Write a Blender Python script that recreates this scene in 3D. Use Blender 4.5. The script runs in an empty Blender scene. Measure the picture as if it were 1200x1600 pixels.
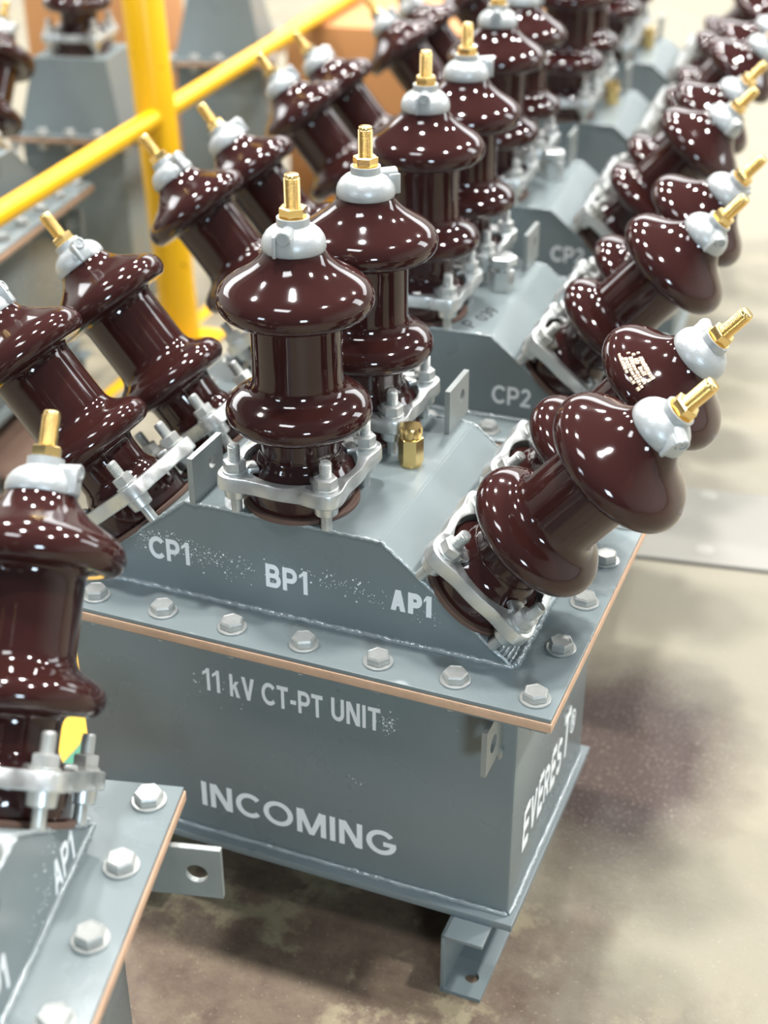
import bpy, bmesh, math, random
from mathutils import Vector, Matrix
random.seed(7)
PI = math.pi
sc = bpy.context.scene
COL = sc.collection

# ------------------------------------------------------------------ camera, world, lights, exposure
FZ = 0.335                                   # lid top of the units above the floor
def camera():
    yaw, pitch, roll = -0.3825, -0.5209, -0.0008
    cy, sy, cp, sp = math.cos(yaw), math.sin(yaw), math.cos(pitch), math.sin(pitch)
    f = Vector((sy*cp, cy*cp, sp)); r = Vector((cy, -sy, 0)); u = r.cross(f)
    c, s = math.cos(roll), math.sin(roll)
    r2 = c*r + s*u; u2 = -s*r + c*u
    cam = bpy.data.cameras.new('camera'); o = bpy.data.objects.new('camera', cam); COL.objects.link(o)
    m = Matrix.Identity(4)
    for i in range(3):
        m[i][0] = r2[i]; m[i][1] = u2[i]; m[i][2] = -f[i]
    m[0][3], m[1][3], m[2][3] = 0.4546, -1.0187, 0.6802+FZ
    o.matrix_world = m
    cam.sensor_fit = 'VERTICAL'; cam.sensor_height = 36; cam.sensor_width = 27
    cam.lens = 2260.06/1600*36
    cam.clip_start = 0.02
    cam.dof.use_dof = True; cam.dof.focus_distance = 1.15; cam.dof.aperture_fstop = 4.2
    cam.dof.aperture_blades = 0
    sc.camera = o
camera()
w = bpy.data.worlds.new('world'); sc.world = w; w.use_nodes = True
nt = w.node_tree; bg = nt.nodes['Background']
tc = nt.nodes.new('ShaderNodeTexCoord'); sx = nt.nodes.new('ShaderNodeSeparateXYZ'); cr = nt.nodes.new('ShaderNodeValToRGB')
nt.links.new(tc.outputs['Generated'], sx.inputs[0]); nt.links.new(sx.outputs['Z'], cr.inputs[0]); nt.links.new(cr.outputs[0], bg.inputs[0])
cr.color_ramp.elements[0].position = 0.0; cr.color_ramp.elements[0].color = (.05, .058, .07, 1)
cr.color_ramp.elements[1].position = 0.6; cr.color_ramp.elements[1].color = (.085, .10, .12, 1)
bg.inputs[1].default_value = 1.0
def area(name, loc, target, sx_, sy_, power, col=(1, 1, 1), shape='RECTANGLE'):
    L = bpy.data.lights.new(name, 'AREA'); L.shape = shape; L.size = sx_; L.size_y = sy_; L.energy = power; L.color = col
    o = bpy.data.objects.new(name, L); COL.objects.link(o); o.location = loc
    d = Vector(target)-Vector(loc); o.rotation_euler = d.to_track_quat('-Z', 'Y').to_euler()
    return o
# rows of high-bay lamps under the factory roof, a bright roof light behind the photographer
for i in range(3):
    for j in range(3):
        x, y = -3.4+3.0*i, .3+2.9*j
        area('high_bay_lamp', (x, y, 5.4), (x, y, 0), .36, .36, 185, (1, .98, .95), 'DISK')
area('roof_panel', (-.4, -2.2, 5.4), (-.4, -2.2, 0), 1.5, .9, 85, (.96, .98, 1))
area('front_lamp', (1.9, -2.7, 1.45), (0, 0.0, 0.25), .5, .5, 40, (.70, .87, 1))
area('front_lamp', (-1.3, -2.9, 1.5), (0, 0.0, 0.25), .5, .5, 17, (.74, .88, 1))
area('side_sheen_light', (4.4, 4.2, 3.0), (0, .6, .4), 1.2, 2.6, 95, (.93, .97, 1))  # added light out of view on the right, gives the lid tops sheen
area('back_rim_light', (0, 11.6, 4.2), (0, 0, .5), 11, 2.2, 420, (.95, .98, 1))  # added emitter, no known window; reflects as pale bands on the shed rims
area('left_streak_light', (-8.6, 3.5, 3.6), (0, 1, .5), 8, 1.8, 300, (.97, .98, 1))  # added emitter out of view, for streaks on the left-leaning bushings
sc.view_settings.view_transform = 'Standard'; sc.view_settings.look = 'None'
sc.view_settings.gamma = 1; sc.view_settings.use_curve_mapping = False
sc.view_settings.exposure = 0.16

# ------------------------------------------------------------------ materials
def lin(c):
    return tuple(((v/255)/12.92 if v/255 <= .04045 else ((v/255+.055)/1.055)**2.4) for v in c)+(1,)
def mat(name, col, rough=.5, metal=0., coat=0., bump=0., bscale=40., var=0., vscale=8., spec=.5, coat_rough=.03, rvar=0.):
    m = bpy.data.materials.new(name); m.use_nodes = True
    n = m.node_tree.nodes; l = m.node_tree.links; b = n['Principled BSDF']
    c = col if len(col) == 4 else lin(col)
    b.inputs['Base Color'].default_value = c
    b.inputs['Roughness'].default_value = rough; b.inputs['Metallic'].default_value = metal
    b.inputs['Coat Weight'].default_value = coat; b.inputs['Coat Roughness'].default_value = coat_rough
    b.inputs['Specular IOR Level'].default_value = spec
    t = n.new('ShaderNodeTexCoord')
    if var or rvar:
        nz = n.new('ShaderNodeTexNoise'); nz.inputs['Scale'].default_value = vscale; nz.inputs['Detail'].default_value = 5
        l.new(t.outputs['Object'], nz.inputs['Vector'])
        if var:
            mx = n.new('ShaderNodeMix'); mx.data_type = 'RGBA'
            mx.inputs[6].default_value = tuple(v*(1-var) for v in c[:3])+(1,)
            mx.inputs[7].default_value = tuple(min(1, v*(1+var)) for v in c[:3])+(1,)
            l.new(nz.outputs['Fac'], mx.inputs[0]); l.new(mx.outputs[2], b.inputs['Base Color'])
        if rvar:
            mr = n.new('ShaderNodeMapRange'); mr.inputs[1].default_value = .3; mr.inputs[2].default_value = .7
            mr.inputs[3].default_value = max(.02, rough-rvar); mr.inputs[4].default_value = rough+rvar
            l.new(nz.outputs['Fac'], mr.inputs[0]); l.new(mr.outputs[0], b.inputs['Roughness'])
    if bump:
        n2 = n.new('ShaderNodeTexNoise'); n2.inputs['Scale'].default_value = bscale; n2.inputs['Detail'].default_value = 3
        l.new(t.outputs['Object'], n2.inputs['Vector'])
        bp = n.new('ShaderNodeBump'); bp.inputs['Strength'].default_value = bump; bp.inputs['Distance'].default_value = .002
        l.new(n2.outputs['Fac'], bp.inputs['Height']); l.new(bp.outputs[0], b.inputs['Normal'])
    return m
PAINT = mat('grey_enamel', (.180, .215, .222, 1), .30, var=.10, vscale=6, bump=.10, bscale=70, rvar=.08)
PAINT2 = mat('grey_enamel_rough_weld', (.34, .38, .385, 1), .16, metal=.25, var=.1, bump=.5, bscale=260)
GLAZE = mat('brown_glaze', (.033, .0108, .0095, 1), .07, coat=0, spec=.5, var=.25, vscale=12, bump=.035, bscale=30)
ZINC = mat('galvanised_steel', (.62, .64, .63, 1), .36, metal=.85, var=.15, vscale=60, bump=.10, bscale=150, rvar=.1)
STEEL = mat('bare_steel_bolt', (.50, .51, .49, 1), .38, metal=.55, var=.25, vscale=120, bump=.08, bscale=300)
ALU = mat('cast_aluminium', (.42, .44, .44, 1), .38, metal=.3, var=.06, vscale=40, bump=.12, bscale=400)
BRASS = mat('brass', (.88, .64, .27, 1), .26, metal=1, var=.06, vscale=90)
CORK = mat('cork_gasket', (.56, .36, .24, 1), .75, var=.22, vscale=60, bump=.3, bscale=300)
RUBBER = mat('red_brown_seal', (.12, .07, .052, 1), .75, var=.2, vscale=60)
DARK = mat('black_rubber', (.012, .012, .013, 1), .5)
WHITE = mat('white_paint', (.86, .89, .90, 1), .55)
CREAM = mat('cream_print', (.72, .58, .42, 1), .5)
INK = mat('black_marker', (.01, .01, .012, 1), .6)
CARD = mat('cardboard', (.52, .25, .095, 1), .8, var=.12, vscale=5)
TAPE = mat('packing_tape', (.72, .58, .38, 1), .35)
WOOD = mat('pallet_timber', (.20, .125, .09, 1), .7, var=.35, vscale=25, bump=.4, bscale=60)
SCREW = mat('floor_bolt', (.33, .315, .28, 1), .6, metal=.1)

def yellow():
    m = mat('yellow_paint', (.90, .50, .008, 1), .32, bump=.06, bscale=60)
    n = m.node_tree.nodes; l = m.node_tree.links; b = n['Principled BSDF']
    t = n.new('ShaderNodeTexCoord'); v = n.new('ShaderNodeTexNoise'); v.inputs['Scale'].default_value = 38; v.inputs['Detail'].default_value = 2
    r = n.new('ShaderNodeValToRGB'); r.color_ramp.elements[0].position = .70; r.color_ramp.elements[1].position = .74
    r.color_ramp.elements[0].color = (.90, .50, .008, 1); r.color_ramp.elements[1].color = (.30, .10, .01, 1)
    l.new(t.outputs['Object'], v.inputs['Vector']); l.new(v.outputs['Fac'], r.inputs[0]); l.new(r.outputs[0], b.inputs['Base Color'])
    return m
YELLOW = yellow()

def floor_mat():
    m = bpy.data.materials.new('worn_concrete'); m.use_nodes = True
    n = m.node_tree.nodes; l = m.node_tree.links; b = n['Principled BSDF']
    t = n.new('ShaderNodeTexCoord')
    def noise(s, d=6, r=.6, off=0):
        mp = n.new('ShaderNodeMapping'); mp.inputs['Location'].default_value = (off, off*.7, 0)
        l.new(t.outputs['Object'], mp.inputs[0])
        z = n.new('ShaderNodeTexNoise'); z.inputs['Scale'].default_value = s; z.inputs['Detail'].default_value = d; z.inputs['Roughness'].default_value = r
        l.new(mp.outputs[0], z.inputs['Vector']); return z.outputs['Fac']
    def ramp(x, p0, p1, c0=(0, 0, 0, 1), c1=(1, 1, 1, 1)):
        r = n.new('ShaderNodeValToRGB'); r.color_ramp.elements[0].position = p0; r.color_ramp.elements[1].position = p1
        r.color_ramp.elements[0].color = c0; r.color_ramp.elements[1].color = c1; l.new(x, r.inputs[0]); return r.outputs[0]
    def mix(f, a, c):
        x = n.new('ShaderNodeMix'); x.data_type = 'RGBA'; l.new(f, x.inputs[0])
        for s, i in ((a, 6), (c, 7)):
            if isinstance(s, tuple): x.inputs[i].default_value = s
            else: l.new(s, x.inputs[i])
        return x.outputs[2]
    def math_(op, a, c):
        x = n.new('ShaderNodeMath'); x.operation = op
        for i, s in enumerate((a, c)):
            if isinstance(s, (int, float)): x.inputs[i].default_value = s
            else: l.new(s, x.inputs[i])
        return x.outputs[0]
    def blob(cx, cy, rx, ry, wob, nz, soft=.25):
        mp = n.new('ShaderNodeMapping'); mp.vector_type = 'POINT'
        mp.inputs['Location'].default_value = (-cx/rx, -cy/ry, 0); mp.inputs['Scale'].default_value = (1/rx, 1/ry, 0)
        l.new(t.outputs['Object'], mp.inputs[0])
        ln = n.new('ShaderNodeVectorMath'); ln.operation = 'LENGTH'; l.new(mp.outputs[0], ln.inputs[0])
        d = math_('ADD', ln.outputs['Value'], math_('MULTIPLY', math_('SUBTRACT', nz, .5), wob))
        mr = n.new('ShaderNodeMapRange'); mr.inputs[1].default_value = 1+soft; mr.inputs[2].default_value = 1-soft; mr.inputs[3].default_value = 0; mr.inputs[4].default_value = 1
        l.new(d, mr.inputs[0]); return mr.outputs[0]
    fine = noise(90, 6, .7); mid = noise(9, 6, .65); big = noise(2.2, 4, .5, 3.1); speck = noise(260, 2, .6)
    base = mix(ramp(mid, .35, .68), (.215, .19, .130, 1), (.27, .243, .176, 1))
    base = mix(ramp(big, .4, .65), base, (.23, .21, .158, 1))
    base = mix(math_('MULTIPLY', ramp(fine, .55, .70), .35), base, (.27, .235, .175, 1))
    # dark brown oily stain in front of the unit, with bare light patches left in it
    s1 = blob(-.04, -.20, .36, .26, 1.3, mid, .28)
    patch = ramp(noise(11, 6, .66, 1.7), 0.535, .60)
    stain = mix(patch, mix(ramp(noise(28, 6, .7, 5.), .35, .7), (.120, .078, .055, 1), (.215, .160, .108, 1)), (.29, .24, .15, 1))
    base = mix(s1, base, stain)
    # brown dusty patch beside the right wall of the tank
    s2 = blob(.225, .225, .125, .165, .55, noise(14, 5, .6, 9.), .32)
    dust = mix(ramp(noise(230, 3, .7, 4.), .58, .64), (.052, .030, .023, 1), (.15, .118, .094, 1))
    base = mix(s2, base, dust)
    base = mix(math_('MULTIPLY', ramp(speck, .66, .70), .5), base, (.40, .37, .29, 1))
    l.new(base, b.inputs['Base Color'])
    b.inputs['Roughness'].default_value = .55
    l.new(ramp(mid, .3, .7, (.42, .42, .42, 1), (.7, .7, .7, 1)), b.inputs['Roughness'])
    bp = n.new('ShaderNodeBump'); bp.inputs['Strength'].default_value = .35; bp.inputs['Distance'].default_value = .003
    l.new(fine, bp.inputs['Height']); l.new(bp.outputs[0], b.inputs['Normal'])
    return m
FLOOR = floor_mat()

# ------------------------------------------------------------------ mesh helpers (numbers in millimetres)
K = .001
def finish(bm, name, m, ang=35, smooth=True):
    bmesh.ops.recalc_face_normals(bm, faces=bm.faces[:])
    for f in bm.faces: f.smooth = smooth
    for e in bm.edges:
        if len(e.link_faces) == 2: e.smooth = e.calc_face_angle(0) < math.radians(ang)
    me = bpy.data.meshes.new(name); bm.to_mesh(me); bm.free()
    for mm in (m if isinstance(m, (list, tuple)) else [m]): me.materials.append(mm)
    return me
def box(bm, x0, x1, y0, y1, z0, z1, bev=0, M=None):
    vs = [bm.verts.new((x*K, y*K, z*K)) for z in (z0, z1) for x, y in ((x0, y0), (x1, y0), (x1, y1), (x0, y1))]
    fs = [bm.faces.new([vs[i] for i in q]) for q in ((0, 1, 2, 3), (4, 5, 6, 7), (0, 1, 5, 4), (1, 2, 6, 5), (2, 3, 7, 6), (3, 0, 4, 7))]
    g = vs
    if bev:
        es = list({e for f in fs for e in f.edges})
        bmesh.ops.recalc_face_normals(bm, faces=fs)
        r = bmesh.ops.bevel(bm, geom=es, offset=bev*K, segments=2, affect='EDGES', profile=.5)
        g = list({v for v in vs if v.is_valid} | set(r['verts']))
    if M is not None: bmesh.ops.transform(bm, matrix=M, verts=g)
    return g
def lathe(bm, prof, seg=48, M=None, cap=True, rot=0):
    rings = []; new = []
    for r, z in prof:
        if r <= 1e-6:
            v = bm.verts.new((0, 0, z*K)); rings.append([v]); new.append(v)
        else:
            ring = [bm.verts.new((r*K*math.cos(2*PI*i/seg+rot), r*K*math.sin(2*PI*i/seg+rot), z*K)) for i in range(seg)]
            rings.append(ring); new += ring
    for a, b in zip(rings, rings[1:]):
        for i in range(seg):
            j = (i+1) % seg
            if len(a) == 1: bm.faces.new((a[0], b[i], b[j]))
            elif len(b) == 1: bm.faces.new((a[i], a[j], b[0]))
            else: bm.faces.new((a[i], a[j], b[j], b[i]))
    if cap:
        for r in (rings[0], rings[-1]):
            if len(r) > 1: bm.faces.new(r)
    if M is not None: bmesh.ops.transform(bm, matrix=M, verts=new)
    return new
def prism(bm, pts, y0, y1, bev=0):
    "polygon pts in x,z extruded along y"
    a = [bm.verts.new((x*K, y0*K, z*K)) for x, z in pts]; b = [bm.verts.new((x*K, y1*K, z*K)) for x, z in pts]
    n = len(pts); fs = [bm.faces.new(a), bm.faces.new(b)]
    for i in range(n): fs.append(bm.faces.new((a[i], a[(i+1) % n], b[(i+1) % n], b[i])))
    if bev:
        bmesh.ops.recalc_face_normals(bm, faces=fs)
        bmesh.ops.bevel(bm, geom=list({e for f in fs for e in f.edges}), offset=bev*K, segments=2, affect='EDGES')
def holed_plate(bm, outline, hole, hr, t, M, seg=24):
    "flat plate: outline in u,v with one round hole, thickness t along w"
    n = len(outline)
    def ringpts(w):
        o = [bm.verts.new((u*K, v*K, w*K)) for u, v in outline]
        h = [bm.verts.new(((hole[0]+hr*math.cos(2*PI*i/seg))*K, (hole[1]+hr*math.sin(2*PI*i/seg))*K, w*K)) for i in range(seg)]
        return o, h
    new = []
    layers = []
    for w_ in (0, t):
        o, h = ringpts(w_); layers.append((o, h)); new += o+h
        # connect the hole to the outline by angle
        oa = [math.atan2(v-hole[1], u-hole[0]) % (2*PI) for u, v in outline]
        own = []
        for i in range(seg):
            am = (2*PI*(i+.5)/seg)
            k = min(range(n), key=lambda q: abs((oa[q]-am+PI) % (2*PI)-PI)); own.append(k)
        for i in range(seg):
            j = (i+1) % seg
            bm.faces.new((h[i], h[j], o[own[i]]))
            if own[i] != own[j]:
                ks = own[i]
                while ks != own[j]:
                    kn = (ks+1) % n
                    bm.faces.new((h[j], o[ks], o[kn])) ; ks = kn
    (o0, h0), (o1, h1) = layers
    for i in range(n): bm.faces.new((o0[i], o0[(i+1) % n], o1[(i+1) % n], o1[i]))
    for i in range(seg): bm.faces.new((h0[i], h0[(i+1) % seg], h1[(i+1) % seg], h1[i]))
    if M is not None: bmesh.ops.transform(bm, matrix=M, verts=new)
def bead(bm, pts, r=2.6, step=2.2, rnd=None):
    "bumpy weld bead along a polyline"
    R = rnd or random.Random(3)
    P = []
    for a, b in zip(pts, pts[1:]):
        a, b = Vector(a), Vector(b); n = max(2, int((b-a).length/step))
        P += [a.lerp(b, i/n) for i in range(n)]
    P.append(Vector(pts[-1])); prev = None
    for i, p in enumerate(P):
        d = (P[min(i+1, len(P)-1)]-P[max(i-1, 0)]).normalized()
        a = d.cross(Vector((.31, .2, .93))).normalized(); b = d.cross(a)
        rr = r*(.8+.35*R.random()) if 0 < i < len(P)-1 else r*.3
        q = p+a*R.uniform(-.5, .5)+b*R.uniform(-.5, .5)
        ring = [bm.verts.new((q+a*rr*math.cos(k*PI/4)+b*rr*math.sin(k*PI/4))*K) for k in range(8)]
        if prev:
            for k in range(8): bm.faces.new((prev[k], prev[(k+1) % 8], ring[(k+1) % 8], ring[k]))
        else: bm.faces.new(ring)
        prev = ring
    bm.faces.new(prev)
def tube(bm, a, b, r, seg=24):
    a, b = Vector(a), Vector(b); d = b-a
    M = Matrix.Translation(a*K) @ d.to_track_quat('Z', 'Y').to_matrix().to_4x4()
    lathe(bm, [(r, 0), (r, d.length)], seg, M)
def hexa(bm, af, z0, z1, M=None, ch=1.2, rot=0):
    r = af/2/math.cos(PI/6)
    lathe(bm, [(r-ch*.2, z0), (r, z0+ch*.5), (r, z1-ch*.6), (r-ch, z1)], 6, M, rot=rot)

CACHE = {}
def cached(key, fn):
    if key not in CACHE: CACHE[key] = fn()
    return CACHE[key]
def obj(name, me, parent=None, M=None):
    o = bpy.data.objects.new(name, me); COL.objects.link(o)
    if parent is not None: o.parent = parent
    if M is not None: o.matrix_basis = M
    return o
def thing(name, label, cat, loc, rz=0, group=None):
    o = bpy.data.objects.new(name, None); COL.objects.link(o); o.empty_display_size = .05
    o.location = loc; o.rotation_euler = (0, 0, rz); o['label'] = label; o['category'] = cat
    if group: o['group'] = group
    return o
def tag(o, label, cat, group=None):
    o['label'] = label; o['category'] = cat
    if group: o['group'] = group
def T(x, y, z): return Matrix.Translation((x*K, y*K, z*K))

# ------------------------------------------------------------------ lettering
def arc(cx, cy, rx, ry, a0, a1, n=14):
    return [(cx+rx*math.cos(math.radians(a0+(a1-a0)*i/n)), cy+ry*math.sin(math.radians(a0+(a1-a0)*i/n))) for i in range(n+1)]
def glyph(ch, h):
    "strokes (centre lines, half width h) and polygons of one capital, cap height 1; returns width, strokes, polys"
    S, P = [], []; q = 2*h
    bowl = lambda x, y0, y1: arc(x, (y0+y1)/2, (y1-y0)/2, (y1-y0)/2, 90, -90, 12)
    if ch == 'I': W = q; S = [[(h, 0), (h, 1)]]
    elif ch == '1': W = .42; S = [[(W-h, 0), (W-h, 1)]]; P = [[(W-q+.01, 1), (W-q+.01, .80), (.02, .66), (.02, .80), (W-q-.06, .90)]]
    elif ch == 'N': W = .74; S = [[(h, 0), (h, 1)], [(W-h, 0), (W-h, 1)]]; P = [[(0, 1), (q+.04, 1), (W, 0), (W-q-.04, 0)]]
    elif ch == 'M': W = .95; S = [[(h, 0), (h, 1)], [(W-h, 0), (W-h, 1)]]; P = [[(0, 1), (q+.05, 1), (W/2+.08, 0), (W/2-.08, 0)], [(W, 1), (W-q-.05, 1), (W/2-.08, 0), (W/2+.08, 0)]]
    elif ch == 'C': W = .80; S = [arc(.46, .5, .46-h, .5-h, 42, 318, 24)]
    elif ch == 'O': W = .98; S = [arc(.49, .5, .49-h, .5-h, 0, 360, 30)]
    elif ch == '0': W = .62; S = [arc(.31, .5, .31-h, .5-h, 0, 360, 24)]
    elif ch == 'G': W = .95; S = [arc(.48, .5, .48-h, .5-h, 40, 352, 26), [(W-q-.24, .46), (W-.01, .46)]]
    elif ch == 'P': W = .66; S = [[(h, 0), (h, 1)], [(h, 1-h)]+bowl(.38, .44, 1-h)+[(h, .44)]]
    elif ch == 'R': W = .72; S = [[(h, 0), (h, 1)], [(h, 1-h)]+bowl(.40, .46, 1-h)+[(h, .46)]]; P = [[(.30, .48), (.48, .48), (W, 0), (W-q-.06, 0)]]
    elif ch == 'B': W = .70; S = [[(h, 0), (h, 1)], [(h, 1-h)]+bowl(.38, .52, 1-h)+[(h, .52)], [(h, .52)]+bowl(.42, h, .52)+[(h, h)]]
    elif ch == 'T': W = .66; S = [[(W/2, 0), (W/2, 1)], [(0, 1-h), (W, 1-h)]]
    elif ch == 'U': W = .70; S = [[(h, 1), (h, .34)]+arc(W/2, .34, W/2-h, .34-h, 180, 360, 14)+[(W-h, 1)]]
    elif ch == 'V': W = .72; P = [[(0, 1), (q+.02, 1), (W/2+h, 0), (W/2-h, 0)], [(W, 1), (W-q-.02, 1), (W/2-h, 0), (W/2+h, 0)]]
    elif ch == 'k': W = .56; S = [[(h, 0), (h, 1)]]; P = [[(q*.8, .26), (q*.8, .46), (.34, .72), (.53, .72)], [(.21, .46), (.36, .52), (W, 0), (W-q-.03, 0)]]
    elif ch == 'A': W = .78; P = [[(0, 0), (q, 0), (W/2+h, 1), (W/2-h, 1)], [(W, 0), (W-q, 0), (W/2-h, 1), (W/2+h, 1)], [(.18, .22), (.60, .22), (.56, .38), (.22, .38)]]
    elif ch == 'E': W = .60; S = [[(h, 0), (h, 1)], [(0, 1-h), (W, 1-h)], [(0, .52), (W-.05, .52)], [(0, h), (W, h)]]
    elif ch == 'S': W = .66; r = (1-q)/4; S = [arc(W/2, 1-h-r, W/2-h, r, 25, 270, 14)[:-1]+arc(W/2, h+r, W/2-h, r, 90, -155, 14)]
    elif ch == '2': W = .60; S = [arc(.30, .70, .30-h, .30-h, 165, -35, 14)+[(h+.02, h)], [(0, h), (W, h)]]
    elif ch == '3': W = .58; S = [arc(.27, .74, .27-h, .26-h, 150, -80, 12), arc(.27, .28, .30-h, .28-h, 85, -150, 12)]
    elif ch == '9': W = .60; S = [arc(.30, .68, .30-h, .32-h, 0, 360, 18), [(W-h, .68), (W-h-.04, .30), (.22, 0)]]
    elif ch == '-': W = .34; S = [[(0, .40), (W, .40)]]
    else: W = .30
    return W, S, P
def solid(bm, poly, th):
    a = [bm.verts.new((x*K, y*K, -.2*th*K)) for x, y in poly]; b = [bm.verts.new((x*K, y*K, th*K)) for x, y in poly]; n = len(poly)
    bm.faces.new(b); bm.faces.new(a)
    for i in range(n): bm.faces.new((a[i], a[(i+1) % n], b[(i+1) % n], b[i]))
def ribbon(bm, pts, h, fx, th):
    pts = [p for i, p in enumerate(pts) if i == 0 or math.dist(p, pts[i-1]) > 1e-5]
    n = len(pts); closed = math.dist(pts[0], pts[-1]) < 1e-6
    Lp, Rp = [], []
    for i in range(n):
        p0 = pts[i-1] if i else (pts[-2] if closed else None); p1 = pts[i+1] if i < n-1 else (pts[1] if closed else None); c = pts[i]
        ds = []
        for u, v in ((p0, c), (c, p1)):
            if u is None or v is None: continue
            l = math.dist(u, v) or 1; ds.append(((v[0]-u[0])/l, (v[1]-u[1])/l))
        nx, ny = -sum(d[1] for d in ds), sum(d[0] for d in ds); l = math.hypot(nx, ny) or 1; nx, ny = nx/l, ny/l
        k = h/max(.5, abs(nx*-ds[0][1]+ny*ds[0][0]))
        Lp.append(fx((c[0]+nx*k, c[1]+ny*k))); Rp.append(fx((c[0]-nx*k, c[1]-ny*k)))
    V = [[bm.verts.new((x*K, y*K, z*K)) for x, y, z in ((*l_, 0), (*l_, th), (*r_, th), (*r_, 0))] for l_, r_ in zip(Lp, Rp)]
    for a, b in zip(V, V[1:]):
        for i in range(4): bm.faces.new((a[i], a[(i+1) % 4], b[(i+1) % 4], b[i]))
    if not closed: bm.faces.new(V[0]); bm.faces.new(V[-1])
def letters(items, m, th=.35):
    "items: (text, x, y, W, H, half stroke, shear); one mesh"
    bm = bmesh.new()
    for s, x, y, W, H, h, sh in items:
        gl = [glyph(c, h) for c in s]; gap = .13
        tot = sum(g[0] for g in gl)+gap*(len(s)-1); k = W/tot; cx = 0
        for gi, (w_, S, P) in enumerate(gl):
            fx = lambda p, cx=cx: (x+(cx+p[0])*k+sh*p[1]*H, y+p[1]*H)
            for q, st in enumerate(S): ribbon(bm, st, h, fx, th+.035*q+.01*gi)
            for q, po in enumerate(P): solid(bm, [fx(p) for p in po], th+.035*(q+len(S))+.01*gi)
            cx += w_+gap
    return bm
def frame(o, ux, uy):
    "matrix whose x axis is ux and y axis uy, at o (mm)"
    ux, uy = Vector(ux).normalized(), Vector(uy); uz = ux.cross(uy).normalized(); uy = uz.cross(ux)
    m = Matrix.Identity(4)
    for i in range(3): m[i][0], m[i][1], m[i][2], m[i][3] = ux[i], uy[i], uz[i], o[i]*K
    return m

# ------------------------------------------------------------------ bushing
def smooth_prof(p, n=4):
    out = []
    for i in range(len(p)-1):
        p0 = p[max(i-1, 0)]; p1 = p[i]; p2 = p[i+1]; p3 = p[min(i+2, len(p)-1)]
        for k in range(n):
            t = k/n
            out.append(tuple(.5*((2*b)+(-a+c)*t+(2*a-5*b+4*c-d)*t*t+(-a+3*b-3*c+d)*t**3) for a, b, c, d in zip(p0, p1, p2, p3)))
    out.append(p[-1]); return out
def porcelain_mesh():
    bm = bmesh.new()
    foot = [(44, 5), (45, 7), (45, 27), (44, 30)]
    p = [(44, 30), (41, 33), (37.5, 37), (35.5, 41), (33.2, 45), (32.8, 47), (32, 48), (32, 60), (32.5, 66), (34.5, 70), (40, 71.5), (49, 71), (54.5, 73), (58.2, 78), (59, 83), (57.5, 88.5), (53.5, 93),
         (48, 96.5), (42.5, 99.5), (38.8, 103), (36.9, 107.5), (36.4, 112), (36.2, 125), (36.2, 150), (36.3, 160), (38, 165), (43, 166.5), (51, 165.5), (56.5, 166.5), (60.2, 170.5), (61.6, 176), (60.4, 182), (56.5, 187.5), (50.5, 192), (43, 196.5), (35.5, 201.5), (29, 207.5), (25, 213), (23, 218), (22.5, 222)]
    lathe(bm, foot+smooth_prof(p, 3)[1:], 64)
    return finish(bm, 'porcelain_bushing', GLAZE, 50)
def stud_mesh():
    bm = bmesh.new(); p = [(5.1, 238)]
    z = 248.
    p.append((5.2, z))
    while z < 270:
        p += [(6.3, z+.45), (6.3, z+.75), (5.45, z+1.25)]; z += 1.5
    p += [(5.6, 272.2), (5.0, 273), (0, 273)]
    lathe(bm, p, 28); return finish(bm, 'terminal_stud', BRASS, 60)
def nut_mesh():
    bm = bmesh.new(); hexa(bm, 18.5, 241, 248.5, ch=1.3); lathe(bm, [(11.2, 239.6), (11.2, 241)], 28)
    return finish(bm, 'lock_nut', BRASS, 30)
def cap_mesh():
    bm = bmesh.new()
    lathe(bm, [(23.2, 216.5), (24.2, 215.5), (24.8, 217), (24.7, 221), (23.6, 225), (21, 229), (17.5, 232), (13.5, 234), (12.6, 234.6), (12.6, 240.4), (11.6, 240.6), (0, 240.6)], 40)
    return finish(bm, 'terminal_cap', ALU, 40)
def boss_mesh():
    "cast clamp block with its grub screw, on the +x side of the cap"
    bm = bmesh.new()
    box(bm, 8, 25.6, -6.2, 6.2, 216.5, 232, 1.2)
    box(bm, 18, 28.2, -8.4, -5.6, 216, 233, .9)
    M = Matrix.Translation((0, 0, .2315)) @ Matrix.Rotation(PI/2, 4, 'Y')
    lathe(bm, [(5.6, 6), (5.6, 26.4), (4.8, 27.2), (3.4, 27.2), (3.2, 26.4), (1.2, 26.4), (1, 27), (0, 27)], 24, M)
    return finish(bm, 'clamp_block', ALU, 35)
RB = 40.0
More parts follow.
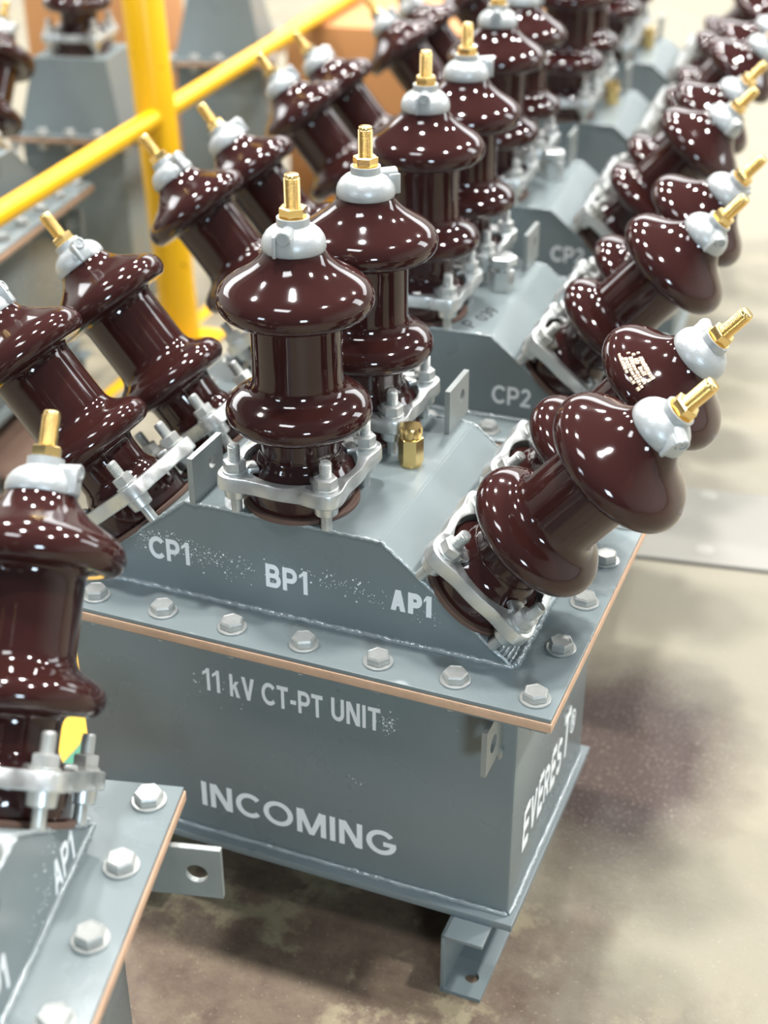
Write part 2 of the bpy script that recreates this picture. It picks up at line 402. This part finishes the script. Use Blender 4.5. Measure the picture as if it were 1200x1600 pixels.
def ring_mesh():
    bm = bmesh.new(); n = 120; z0, z1 = 24, 36.5
    def ro(t):
        d = (t-PI/4) % (PI/2); d = min(d, PI/2-d)
        lobe = 56.57+14.5
        return 53.5+(lobe-53.5)*math.exp(-(d/.29)**2)
    secs = [(-1, 46.3, z0+.6), (-1, 46.3, z1-.6), (-1, 46.9, z1), (1, -1.5, z1), (1, -.5, z1-.4), (1, 0, z1-1.4), (1, .5, z0+1), (1, -.3, z0)]
    rings = []
    for k, v, z in secs:
        rings.append([bm.verts.new(((v if k < 0 else ro(2*PI*i/n)+v)*K*math.cos(2*PI*i/n), (v if k < 0 else ro(2*PI*i/n)+v)*K*math.sin(2*PI*i/n), z*K)) for i in range(n)])
    for a, b in zip(rings, rings[1:]+rings[:1]):
        for i in range(n): bm.faces.new((a[i], a[(i+1) % n], b[(i+1) % n], b[i]))
    for sx_ in (-1, 1):
        for sy_ in (-1, 1):
            lathe(bm, [(8.5, 14), (9.5, 15), (10.5, 25)], 20, T(sx_*RB, sy_*RB, 0))           # cast bosses below
            a = math.atan2(sy_, sx_)
            M = Matrix.Rotation(a, 4, 'Z')
            box(bm, 37.5, 48.5, -7.5, 7.5, 33.5, 40, 2.2, M)                                    # claws holding the porcelain foot
    return finish(bm, 'clamp_ring', ZINC, 24)
def cbolt_mesh():
    bm = bmesh.new()
    lathe(bm, [(10, 36.4), (10.2, 36.8), (10.2, 38.2), (9.8, 38.5)], 28)
    hexa(bm, 16.5, 38.4, 47, ch=1.3, rot=.3)
    p = [(4.6, 0), (4.6, 47)]; z = 47.
    while z < 58.2: p += [(5.0, z+.4), (5.0, z+.7), (4.35, z+1.1)]; z += 1.4
    p += [(4.4, 60), (3.8, 60.8), (0, 60.8)]
    lathe(bm, p, 20); return finish(bm, 'clamp_bolt', STEEL, 50)
def seal_mesh():
    bm = bmesh.new(); lathe(bm, [(48, 0), (48.6, .6), (48.6, 3.6), (48, 4.2), (30, 4.2)], 56); return finish(bm, 'bushing_seal', RUBBER, 40)
def bushing(parent, M, az):
    b = obj('bushing', cached('porc', porcelain_mesh), parent, M)
    obj('terminal_stud', cached('stud', stud_mesh), b)
    obj('lock_nut', cached('nut', nut_mesh), b, Matrix.Rotation(az*1.7, 4, 'Z'))
    obj('terminal_cap', cached('cap', cap_mesh), b)
    obj('clamp_block', cached('boss', boss_mesh), b, Matrix.Rotation(az, 4, 'Z'))
    obj('clamp_ring', cached('ring', ring_mesh), b)
    obj('bushing_seal', cached('seal', seal_mesh), b)
    for sx_ in (-1, 1):
        for sy_ in (-1, 1):
            obj('clamp_bolt', cached('cbolt', cbolt_mesh), b, T(sx_*RB, sy_*RB, 0) @ Matrix.Rotation(0, 4, 'Z'))
    return b

# ------------------------------------------------------------------ the transformer unit; local origin on the floor below its centre
BX, BY, LX, LY = 228.5, 145.0, 247.0, 165.0
A_, H_, YF, TH = 87.5, 93.0, 113.0, 0.688
B_ = A_+H_/math.tan(TH)
TX, TY, PX, PY = 210.0, 121.0, 217.0, 132.0
D_, E_ = 71.0, 81.5
Z0 = 335.0                                     # floor is Z0 below the lid top
def slab(name, hx, hy, z0, z1, m, bev=.6):
    bm = bmesh.new(); box(bm, -hx, hx, -hy, hy, z0+Z0, z1+Z0, bev); return finish(bm, name, m)
def tank_mesh():
    bm = bmesh.new(); box(bm, -TX, TX, -TY, TY, -258+Z0, -15+Z0, 3.0); return finish(bm, 'tank', PAINT)
def housing_mesh():
    bm = bmesh.new(); prism(bm, [(-B_, Z0), (B_, Z0), (A_, Z0+H_), (-A_, Z0+H_)], -YF, YF, 1.2); return finish(bm, 'lid_housing', PAINT)
def weld_meshes():
    R = random.Random(11); z = Z0; h = Z0+H_; out = []
    def one(pts, r, step):
        bm = bmesh.new(); bead(bm, pts, r, step, R); out.append(finish(bm, 'weld_bead', PAINT2, 60))
    for s in (-1, 1):
        one([(-B_-1, s*(YF+.5), z+1), (B_+1, s*(YF+.5), z+1)], 2.9, 2.6)
        one([(s*(B_+.5), -YF, z+1), (s*(B_+.5), YF, z+1)], 4.2, 2.6)
        one([(-A_, s*YF, h-.6), (A_, s*YF, h-.6)], 1.6, 2.6)
        for t in (-1, 1): one([(t*A_, s*YF, h-.6), (t*B_, s*YF, z)], 1.7, 2.6)
        one([(-TX, s*(TY+1), -258+z+1.5), (TX, s*(TY+1), -258+z+1.5)], 2.8, 3.2)
        one([(s*(TX+1), -TY, -258+z+1.5), (s*(TX+1), TY, -258+z+1.5)], 2.8, 3.2)
    for s in (-1, 1):
        for q in (5, 9, 13, 17):
            sl = lambda y: (s*(B_-q*math.cos(TH)), y, z+q*math.sin(TH)+.2)
            one([sl(s*-112), sl(s*-84), sl(s*-62)], 2.9, 4.3)
    one([(72, 82, h+.5), (72, 134, h+.5)], 2.2, 2.6); one([(-79, -113, h+.5), (-79, -66, h+.5)], 2.2, 2.6)
    return out
def lid_bolt_mesh():
    bm = bmesh.new()
    lathe(bm, [(12.2, 0), (12.4, .4), (12.4, 1.6), (12.0, 2.0)], 32)
    r = 18/2/math.cos(PI/6)
    lathe(bm, [(r-.4, 2.0), (r, 2.4), (r, 7.4), (r-1.3, 9.0), (r-2.2, 9.0), (r-2.6, 8.7)], 6)
    lathe(bm, [(5.6, -26), (5.8, -25.4), (5.8, 2)], 20); hexa(bm, 17, -24, -15, ch=1)
    return finish(bm, 'lid_bolt', STEEL, 25)
def rail_mesh(side):
    "C channel opening outwards, with an anchor hole in the bottom flange at both ends"
    bm = bmesh.new(); t = 4; L = 157
    x0, x1 = 161, 199
    box(bm, x0, x0+t, -L, L, 0, 69, .8); box(bm, x0, x1, -L, L, 65, 69, .8)
    box(bm, x0, x1, -L+42, L-42, 0, t, .5)
    for s in (-1, 1):
        M = T(0, -L, 0) if s < 0 else Matrix.Translation((0, (L-42)*K, 0))
        c = (184, 22 if s < 0 else 20)
        holed_plate(bm, [(x0, 0), (x1, 0), (x1, 42), (x0, 42)], c, 6.5, t, M)
    if side < 0: bmesh.ops.scale(bm, vec=(-1, 1, 1), verts=bm.verts[:])
    return finish(bm, 'mounting_rail', PAINT)
def lift_lug_mesh():
    bm = bmesh.new()
    M = frame((0, 0, 0), (0, 1, 0), (0, 0, 1))
    holed_plate(bm, [(-26, 0), (26, 0), (26, 42), (-26, 42)], (8, 24), 6, 5, M)
    return finish(bm, 'lifting_lug', ZPAINT)
ZPAINT = mat('thin_grey_paint_on_steel', (.30, .32, .31, 1), .38, metal=.35, var=.2, vscale=30, bump=.06, bscale=120)
def plug_mesh(m):
    bm = bmesh.new(); hexa(bm, 19, 3, 27, ch=1.5, rot=.25); lathe(bm, [(9.5, 0), (9.5, 3)], 28)
    lathe(bm, [(9.2, 27), (10, 28), (10, 35), (9, 37), (0, 37)], 28); return finish(bm, 'oil_plug', m, 30)
def bolt_plug_mesh():
    bm = bmesh.new(); hexa(bm, 24, 0, 24, ch=1, rot=.25); lathe(bm, [(7, 24), (7, 30)], 24); hexa(bm, 28, 30, 40, ch=2, rot=.1)
    return finish(bm, 'oil_plug', ZINC, 30)
def earth_lug_mesh(L, h):
    bm = bmesh.new(); R = 9
    pts = [(0, 0), (L, 0), (L, h-R), (L-R*.3, h-R*.3), (L-R, h), (0, h)]
    M = frame((0, 0, 0), (0, -1, 0), (0, 0, -1))
    pl = [(0, 0), (L, 0), (L, h), (0, h)]
    holed_plate(bm, pl, (L-18, h*.52), 8, 4.5, M)
    bead(bm, [(4, -4, -h), (4, -4, -h-12)], 3, 3)
    return finish(bm, 'earthing_lug', ZPAINT)
SL_N = Vector((math.sin(TH), 0, math.cos(TH)))
def mount(k, sy):
    if k == 0: return T(0, sy*D_, Z0+H_)
    e1 = Vector((k*math.cos(TH), 0, -math.sin(TH))); n = Vector((k*math.sin(TH), 0, math.cos(TH)))
    o = (k*(A_+E_*math.cos(TH)), sy*D_, Z0+H_-E_*math.sin(TH))
    return frame(o, e1, n.cross(e1))
def unit(label, loc, rz, az, plug='brass', lug=(193, 44, 44, -28), group='transformer units', only=None):
    u = thing('transformer_unit', label, 'transformer', (loc[0]*K, loc[1]*K, 0), rz, group)
    c = cached
    for s in (-1, 1): obj('mounting_rail', c('rail%d' % s, lambda: rail_mesh(s)), u)
    obj('base_plate', c('bp', lambda: slab('base_plate', PX, PY, -266, -258, PAINT, 1)), u)
    obj('tank', c('tank', tank_mesh), u)
    obj('tank_flange', c('tf', lambda: slab('tank_flange', LX-3, LY-3, -17, -12.5, PAINT)), u)
    obj('gasket', c('gk', lambda: slab('gasket', LX+1, LY+1, -12.5, -4, CORK, .8)), u)
    obj('lid_plate', c('lid', lambda: slab('lid_plate', LX, LY, -4, 0, PAINT)), u)
    obj('lid_housing', c('hou', housing_mesh), u)
    for me in c('weld', weld_meshes): obj('weld_bead', me, u)
    spots = [(-BX+k*BX*2/7, s*BY) for k in range(8) for s in (-1, 1)]+[(s*BX, -BY+k*BY/2) for k in (1, 2, 3) for s in (-1, 1)]
    R = random.Random(int(abs(loc[0])+abs(loc[1])))
    for x, y in spots: obj('lid_bolt', c('lb', lid_bolt_mesh), u, T(x, y, Z0) @ Matrix.Rotation(R.uniform(0, PI/3), 4, 'Z'))
    obj('lifting_lug', c('ll', lift_lug_mesh), u, T(70, 108, Z0+H_)); obj('lifting_lug', c('ll', lift_lug_mesh), u, T(-81, -90, Z0+H_))
    if plug == 'brass': o = obj('oil_plug', c('pb', lambda: plug_mesh(BRASS)), u, T(63, 17, Z0+H_)); o['label'] = 'brass hexagonal plug'
    else: o = obj('oil_plug', c('ps', bolt_plug_mesh), u, T(63, 17, Z0+H_)); o['label'] = 'galvanised bolt plug'
    lx, L, h, zt = lug
    obj('earthing_lug', c(('el', L, h), lambda: earth_lug_mesh(L, h)), u, T(lx, -TY, Z0+zt))
    for (k, sy), a in zip(only or ((-1, -1), (-1, 1), (0, -1), (0, 1), (1, -1), (1, 1)), az):
        bushing(u, mount(k, sy), math.radians(a))
    return u
def put_text(u, items, M, m=None, name='lettering', label=None):
    m = m or WHITE
    o = obj(name, finish(letters(items, m), name, m, 20, False), u, M)
    if label: o['label'] = label
    return o
def specks(u, M, centres, n, seed, name='paint_specks'):
    R = random.Random(seed); bm = bmesh.new()
    for cx, cy, sx_, sy_, k in centres:
        for _ in range(k):
            x, y = R.gauss(cx, sx_), R.gauss(cy, sy_); r = R.uniform(.15, .5) if R.random() < .85 else R.uniform(.5, 1.0)
            lathe(bm, [(r, 0), (r*.8, .25), (0, .3)], 7, T(x, y, 0))
    o = obj(name, finish(bm, name, WHITE, 30), u, M); o['kind'] = 'stuff'; o['label'] = 'white overspray specks'
    return o

# --- the main unit in the middle of the picture
um = unit('grey transformer unit lettered INCOMING and 11 kV CT-PT UNIT, nearest whole one, in the middle', (0, 0), 0, (200, 150, -82, 42, -52, 120))
fm = frame((0, -TY-.05, Z0), (1, 0, 0), (0, 0, 1))                # tank front, z measured from the lid top
put_text(um, [('11', -79, -92, 17, 24, .085, 0), ('kV', -52, -92, 24, 24, .085, 0), ('CT-PT', -21, -91.5, 58, 24, .09, 0), ('UNIT', 45, -90, 45, 24, .09, 0)], fm)
put_text(um, [('INCOMING', -89, -228, 194, 28, .085, 0)], fm)
specks(um, fm, [(97, -79, 4, 6, 90), (70, -150, 5, 4, 9), (-84, -88, 3, 6, 10), (-55, -90, 8, 8, 10)], 0, 2)
fh = frame((0, -YF-.05, Z0), (1, 0, 0), (0, 0, 1))                # housing front
put_text(um, [('CP1', -126, 30, 39, 22, .10, 0)], fh)
put_text(um, [('BP1', -15.5, 26.5, 38, 22.5, .10, 0)], fh)
put_text(um, [('AP1', 96, 31, 35, 20, .135, 0)], fh, label='smeared white letters')
specks(um, fh, [(-118, 54, 16, 2.2, 60), (-70, 44, 24, 6, 110), (-50, 36, 20, 6, 50), (45, 45, 26, 6, 80), (80, 40, 20, 6, 40), (-128, 44, 4, 5, 25), (125, 34, 8, 6, 25)], 0, 5)
fr = frame((TX+.05, 0, Z0), (0, 1, 0), (0, 0, 1))                 # right wall of the tank
ev = []; x = -88
for ch, wd, ht, dz in (('E', 21, 46, 0), ('V', 21, 38, 4), ('E', 19, 44, 2), ('R', 20, 36, 4), ('E', 19, 44, 0), ('S', 20, 40, 0), ('T', 24, 52, 2)):
    ev.append((ch, x, -214+dz, wd-3.2, ht, .085, .06)); x += wd+1.4
cxr, czr = x+9, -186
ev.append(('R', cxr-4, czr-7, 8.5, 14, .08, 0))
bmx = letters(ev, WHITE)
rr = []
for i in range(28):
    a = 2*PI*i/28
    rr.append([bmx.verts.new(((cxr+r_*math.cos(a))*K, (czr+r_*1.35*math.sin(a))*K, z_*K)) for r_, z_ in ((9.6, 0), (9.6, .3), (8.2, .3), (8.2, 0))])
for a, b in zip(rr, rr[1:]+rr[:1]):
    for i in range(4): bmx.faces.new((a[i], a[(i+1) % 4], b[(i+1) % 4], b[i]))
obj('lettering', finish(bmx, 'lettering', WHITE, 20, False), um, fr)

# --- illegible cream maker's mark printed on the rear right bushing of the main unit
def print_mark():
    bm = bmesh.new(); R = random.Random(4)
    prof = [(60.4, 182), (56.5, 187.5), (50.5, 192), (43, 196.5), (35.5, 201.5)]
    def surf(s, a):
        s = max(0, min(.999, s))*(len(prof)-1); i = int(s); f = s-i
        r = prof[i][0]*(1-f)+prof[i+1][0]*f+.9; z = prof[i][1]*(1-f)+prof[i+1][1]*f+.9
        return Vector((r*math.cos(a), r*math.sin(a), z))*K
    for row in range(5):
        a = -.30+.03*(row % 2)
        while a < .30:
            da = R.uniform(.02, .06); s0 = .14+row*.125; s1 = s0+R.uniform(.06, .11)
            if R.random() < .85:
                q = [surf(s0, a), surf(s0, a+da), surf(s1, a+da), surf(s1, a)]
                ins = [p-(p.normalized()*.0012) for p in q]
                v = [bm.verts.new(p) for p in q]; v2 = [bm.verts.new(p) for p in ins]
                bm.faces.new(v); bm.faces.new(v2)
                for i in range(4): bm.faces.new((v[i], v[(i+1) % 4], v2[(i+1) % 4], v2[i]))
            a += da+.012
    return finish(bm, 'printed_mark', CREAM, 30, False)
last = [o for o in um.children if o.name.startswith('bushing')][-1]
pm = obj('printed_mark', print_mark(), last, Matrix.Rotation(math.radians(-128), 4, 'Z')); pm['label'] = 'cream printed maker mark, illegible'

# --- the unit cut off by the left edge, turned a quarter turn
ua = unit('grey transformer unit in the near left corner, lid lettered AP1, cut off by the frame', (-74.9, -614.6), 1.812, (30, 80, 10, 60, -98, 140), lug=(203, 80, 44, -16))
put_text(ua, [('AP1', 127, 5, 37, 25, .09, 0)], fh); put_text(ua, [('BP1', 9, 12, 38, 26, .09, 0)], fh)
specks(ua, fh, [(110, 20, 20, 8, 40), (140, 45, 10, 6, 20)], 0, 9)
# --- the row running away behind the main unit
ub = unit('grey transformer unit directly behind the INCOMING one, marked CP2, with P 039 handwritten on top', (-54.4, 422.6), .039, (170, 220, -75, 35, -60, 60), plug='steel')
put_text(ub, [('CP2', 92, 17, 42, 21, .085, 0)], fh)
put_text(ub, [('P', 0, 0, 11, 18, .06, .25), ('039', 22, -2, 34, 16, .06, .2)], frame((66, -100, Z0+H_+.05), (.2, .98, 0), (-.98, .2, 0)), INK, 'handwritten_mark', 'black marker writing')
uc = unit('grey transformer unit third in the row, marked CP2, its lid partly behind brown bushings', (-117.1, 840.2), .082, (200, 240, -80, 20, -55, 90), plug='steel')
put_text(uc, [('CP2', 92, 24, 43, 21, .085, 0)], fh)
ud = unit('blurred grey transformer unit fourth in the row, with a brass plug on its lid', (-140, 1265.4), .081, (180, 140, -70, 30, -50, 100))
ue = unit('blurred grey transformer unit last in the row, at the top of the picture', (-178, 1690), .085, (160, 200, -60, 30, -45, 100))
# --- a unit beyond the yellow rail on the left
uf = unit('blurred grey transformer unit beyond the yellow rail at the left edge', (-921.5, 604), 1.735, (30, 80, 10, 60, -98), plug='steel', only=((-1, -1), (-1, 1), (0, -1), (0, 1), (1, -.25)))

# ------------------------------------------------------------------ small single-bushing transformers far behind
def small_unit(label, loc, rz, s=1.0):
    u = thing('single_bushing_transformer', label, 'transformer', (loc[0]*K, loc[1]*K, 0), rz, 'single bushing transformers behind the rail')
    def sl(name, hx, hy, z0, z1, m, bev=1):
        bm = bmesh.new(); box(bm, -hx, hx, -hy, hy, z0+Z0, z1+Z0, bev); return finish(bm, name, m)
    c = cached
    obj('tank', c('s_tank', lambda: sl('tank', 92, 92, -300, -13, PAINT, 3)), u)
    for k in (-1, 1):
        obj('skid', c('s_skid', lambda: sl('skid', 18, 110, -335, -300, PAINT)), u, T(k*65, 0, 0))
    obj('gasket', c('s_gk', lambda: sl('gasket', 110, 110, -12, -5, CORK)), u)
    obj('lid_plate', c('s_lid', lambda: sl('lid_plate', 109, 109, -5, 0, PAINT)), u)
    def fr_():
        bm = bmesh.new(); r = []
        for hx, z in ((93, 0), (66, 118), (66, 122)):
            r.append([bm.verts.new((x*hx*K, y*hx*K, (z+Z0)*K)) for x, y in ((-1, -1), (1, -1), (1, 1), (-1, 1))])
        for a, b in zip(r, r[1:]):
            for i in range(4): bm.faces.new((a[i], a[(i+1) % 4], b[(i+1) % 4], b[i]))
        bm.faces.new(r[0]); bm.faces.new(r[-1])
        return finish(bm, 'lid_housing', PAINT)
    obj('lid_housing', c('s_fr', fr_), u)
    for x in (-100, -50, 0, 50, 100):
        for y in (-100, 100): obj('lid_bolt', c('lb', lid_bolt_mesh), u, T(x, y, Z0))
    bushing(u, T(0, 0, Z0+122), math.radians(-70))
    return u
small_unit('blurred small transformer with one upright bushing, left of the yellow post', (-1003, 1192), .22)
small_unit('blurred small transformer with one upright bushing, right of the yellow post', (-1040, 1800), .29)

# ------------------------------------------------------------------ yellow guard rail
g = thing('guard_rail', 'yellow tubular guard rail with an upright post behind the left bushings', 'railing', (-.763, 1.051, 0))
LEAN = Matrix.Rotation(math.radians(-2.2), 4, Vector((-.37, .93, 0)))     # the post leans a little
bm = bmesh.new(); lathe(bm, [(33, 0), (33, 1080), (31, 1084), (0, 1086)], 40); obj('post', finish(bm, 'post', YELLOW), g, LEAN)
bm = bmesh.new(); box(bm, -60, 60, -60, 60, 0, 8, 1); obj('foot_plate', finish(bm, 'foot_plate', YELLOW), g)
zr = 68+Z0
def along(y): return (-714-.1069*(y-521)+763, y-1051, zr)
bm = bmesh.new(); tube(bm, along(1024), along(-200), 15.5); bm2 = bmesh.new(); tube(bm2, along(1060), along(2600), 15.5)
obj('rail', finish(bm, 'rail', YELLOW), g); obj('rail', finish(bm2, 'rail', YELLOW), g)

# ------------------------------------------------------------------ cardboard boxes and pallet
def carton(label, cx, cy, rz, sx_, sy_, sz):
    c = thing('cardboard_box', label, 'box', (cx*K, cy*K, 0), rz)
    bm = bmesh.new(); box(bm, -sx_/2, sx_/2, -sy_/2, sy_/2, 0, sz, 3); obj('carton', finish(bm, 'carton', CARD), c)
    bm = bmesh.new(); box(bm, -sx_/2-.3, sx_/2+.3, -28, 28, sz-60, sz+.4, 0); obj('tape', finish(bm, 'tape', TAPE), c)
    for s in (-1, 1):
        bm = bmesh.new(); box(bm, -sx_/2+2, sx_/2-2, (2 if s > 0 else -sy_/2+2), (sy_/2-2 if s > 0 else -2), sz+.2, sz+3.5, .5); obj('flap', finish(bm, 'flap', CARD), c)
    return c
carton('large brown cardboard box behind the leaning bushings, right of the yellow post', -655, 2095, .1, 600, 400, 380)
carton('brown cardboard box far behind, left of the yellow post', -1325, 1790, .15, 250, 280, 520)

bm = bmesh.new(); box(bm, -115, 115, -80, 80, 0, 22, 1.5)
pl = obj('wooden_board', finish(bm, 'wooden_board', WOOD)); pl.location = (-.79, .585, 0); pl.rotation_euler = (0, 0, 1.735)
tag(pl, 'worn brown wooden board on the floor at the left edge, below the leaning bushings', 'board')

# ------------------------------------------------------------------ floor and its markings
def quad(name, pts, z0, z1, m):
    bm = bmesh.new(); a = [bm.verts.new((x*K, y*K, z0*K)) for x, y in pts]; b = [bm.verts.new((x*K, y*K, z1*K)) for x, y in pts]; n = len(pts)
    bm.faces.new(a); bm.faces.new(b)
    for i in range(n): bm.faces.new((a[i], a[(i+1) % n], b[(i+1) % n], b[i]))
    return finish(bm, name, m)
GREEN = mat('green_floor_paint', (.03, .26, .15, 1), .45, var=.2, vscale=20)
def floor_mesh():
    bm = bmesh.new()
    for pts, z0, z1, mi in (([(-9000, -5000), (9000, -5000), (9000, 12000), (-9000, 12000)], -40, 0, 0),
                            ([(-764, 500), (-744, 500), (-850, 2600), (-890, 2600)], -1, .8, 1),
                            ([(-420, -120), (-325, -110), (-325, 260), (-420, 250)], -1, .8, 1),
                            ([(-324.5, -110), (-250, -105), (-250, 260), (-324.5, 260)], -1, .8, 2)):
        a = [bm.verts.new((x*K, y*K, z0*K)) for x, y in pts]; b = [bm.verts.new((x*K, y*K, z1*K)) for x, y in pts]; n = len(pts)
        fs = [bm.faces.new(a), bm.faces.new(b)]+[bm.faces.new((a[i], a[(i+1) % n], b[(i+1) % n], b[i])) for i in range(n)]
        for f in fs: f.material_index = mi
    return finish(bm, 'floor', [FLOOR, YELLOW, GREEN])
WALL = mat('wall_paint', (.62, .63, .61, 1), .8, var=.05, vscale=.6)
for nm, x0, x1, y0, y1 in (('wall_back', -9000, 9000, 11800, 12000), ('wall_left', -9000, -8800, -5000, 12000), ('wall_right', 8800, 9000, -5000, 12000)):
    bm = bmesh.new(); box(bm, x0, x1, y0, y1, 0, 6500); w_ = obj(nm, finish(bm, nm, WALL)); w_['kind'] = 'structure'
fl = obj('floor', floor_mesh()); fl['kind'] = 'structure'
# steel cover plate let into the floor on the right, four countersunk bolts in view
def plate_mat():
    return mat('floor_steel_plate', (.27, .258, .228, 1), .6, metal=.1, var=.12, vscale=7, rvar=.1)
p = thing('floor_cover_plate', 'flat grey steel cover plate let into the concrete floor at the right', 'cover plate', (.15, .74, 0), .155)
bm = bmesh.new(); box(bm, -250, 900, -103, 103, 0, 3, .8); obj('plate', finish(bm, 'plate', plate_mat()), p)
bm = bmesh.new(); box(bm, -250, 900, -107, -103, 0, 1.0); obj('edge_gap', finish(bm, 'edge_gap', DARK), p)
for x in (75, 75+330):
    for y in (-68, 86):
        bm = bmesh.new(); lathe(bm, [(13, 2.8), (12.5, 3.6), (9, 3.8), (0, 3.8)], 28, T(x, y, 0)); obj('bolt', finish(bm, 'bolt', SCREW), p)
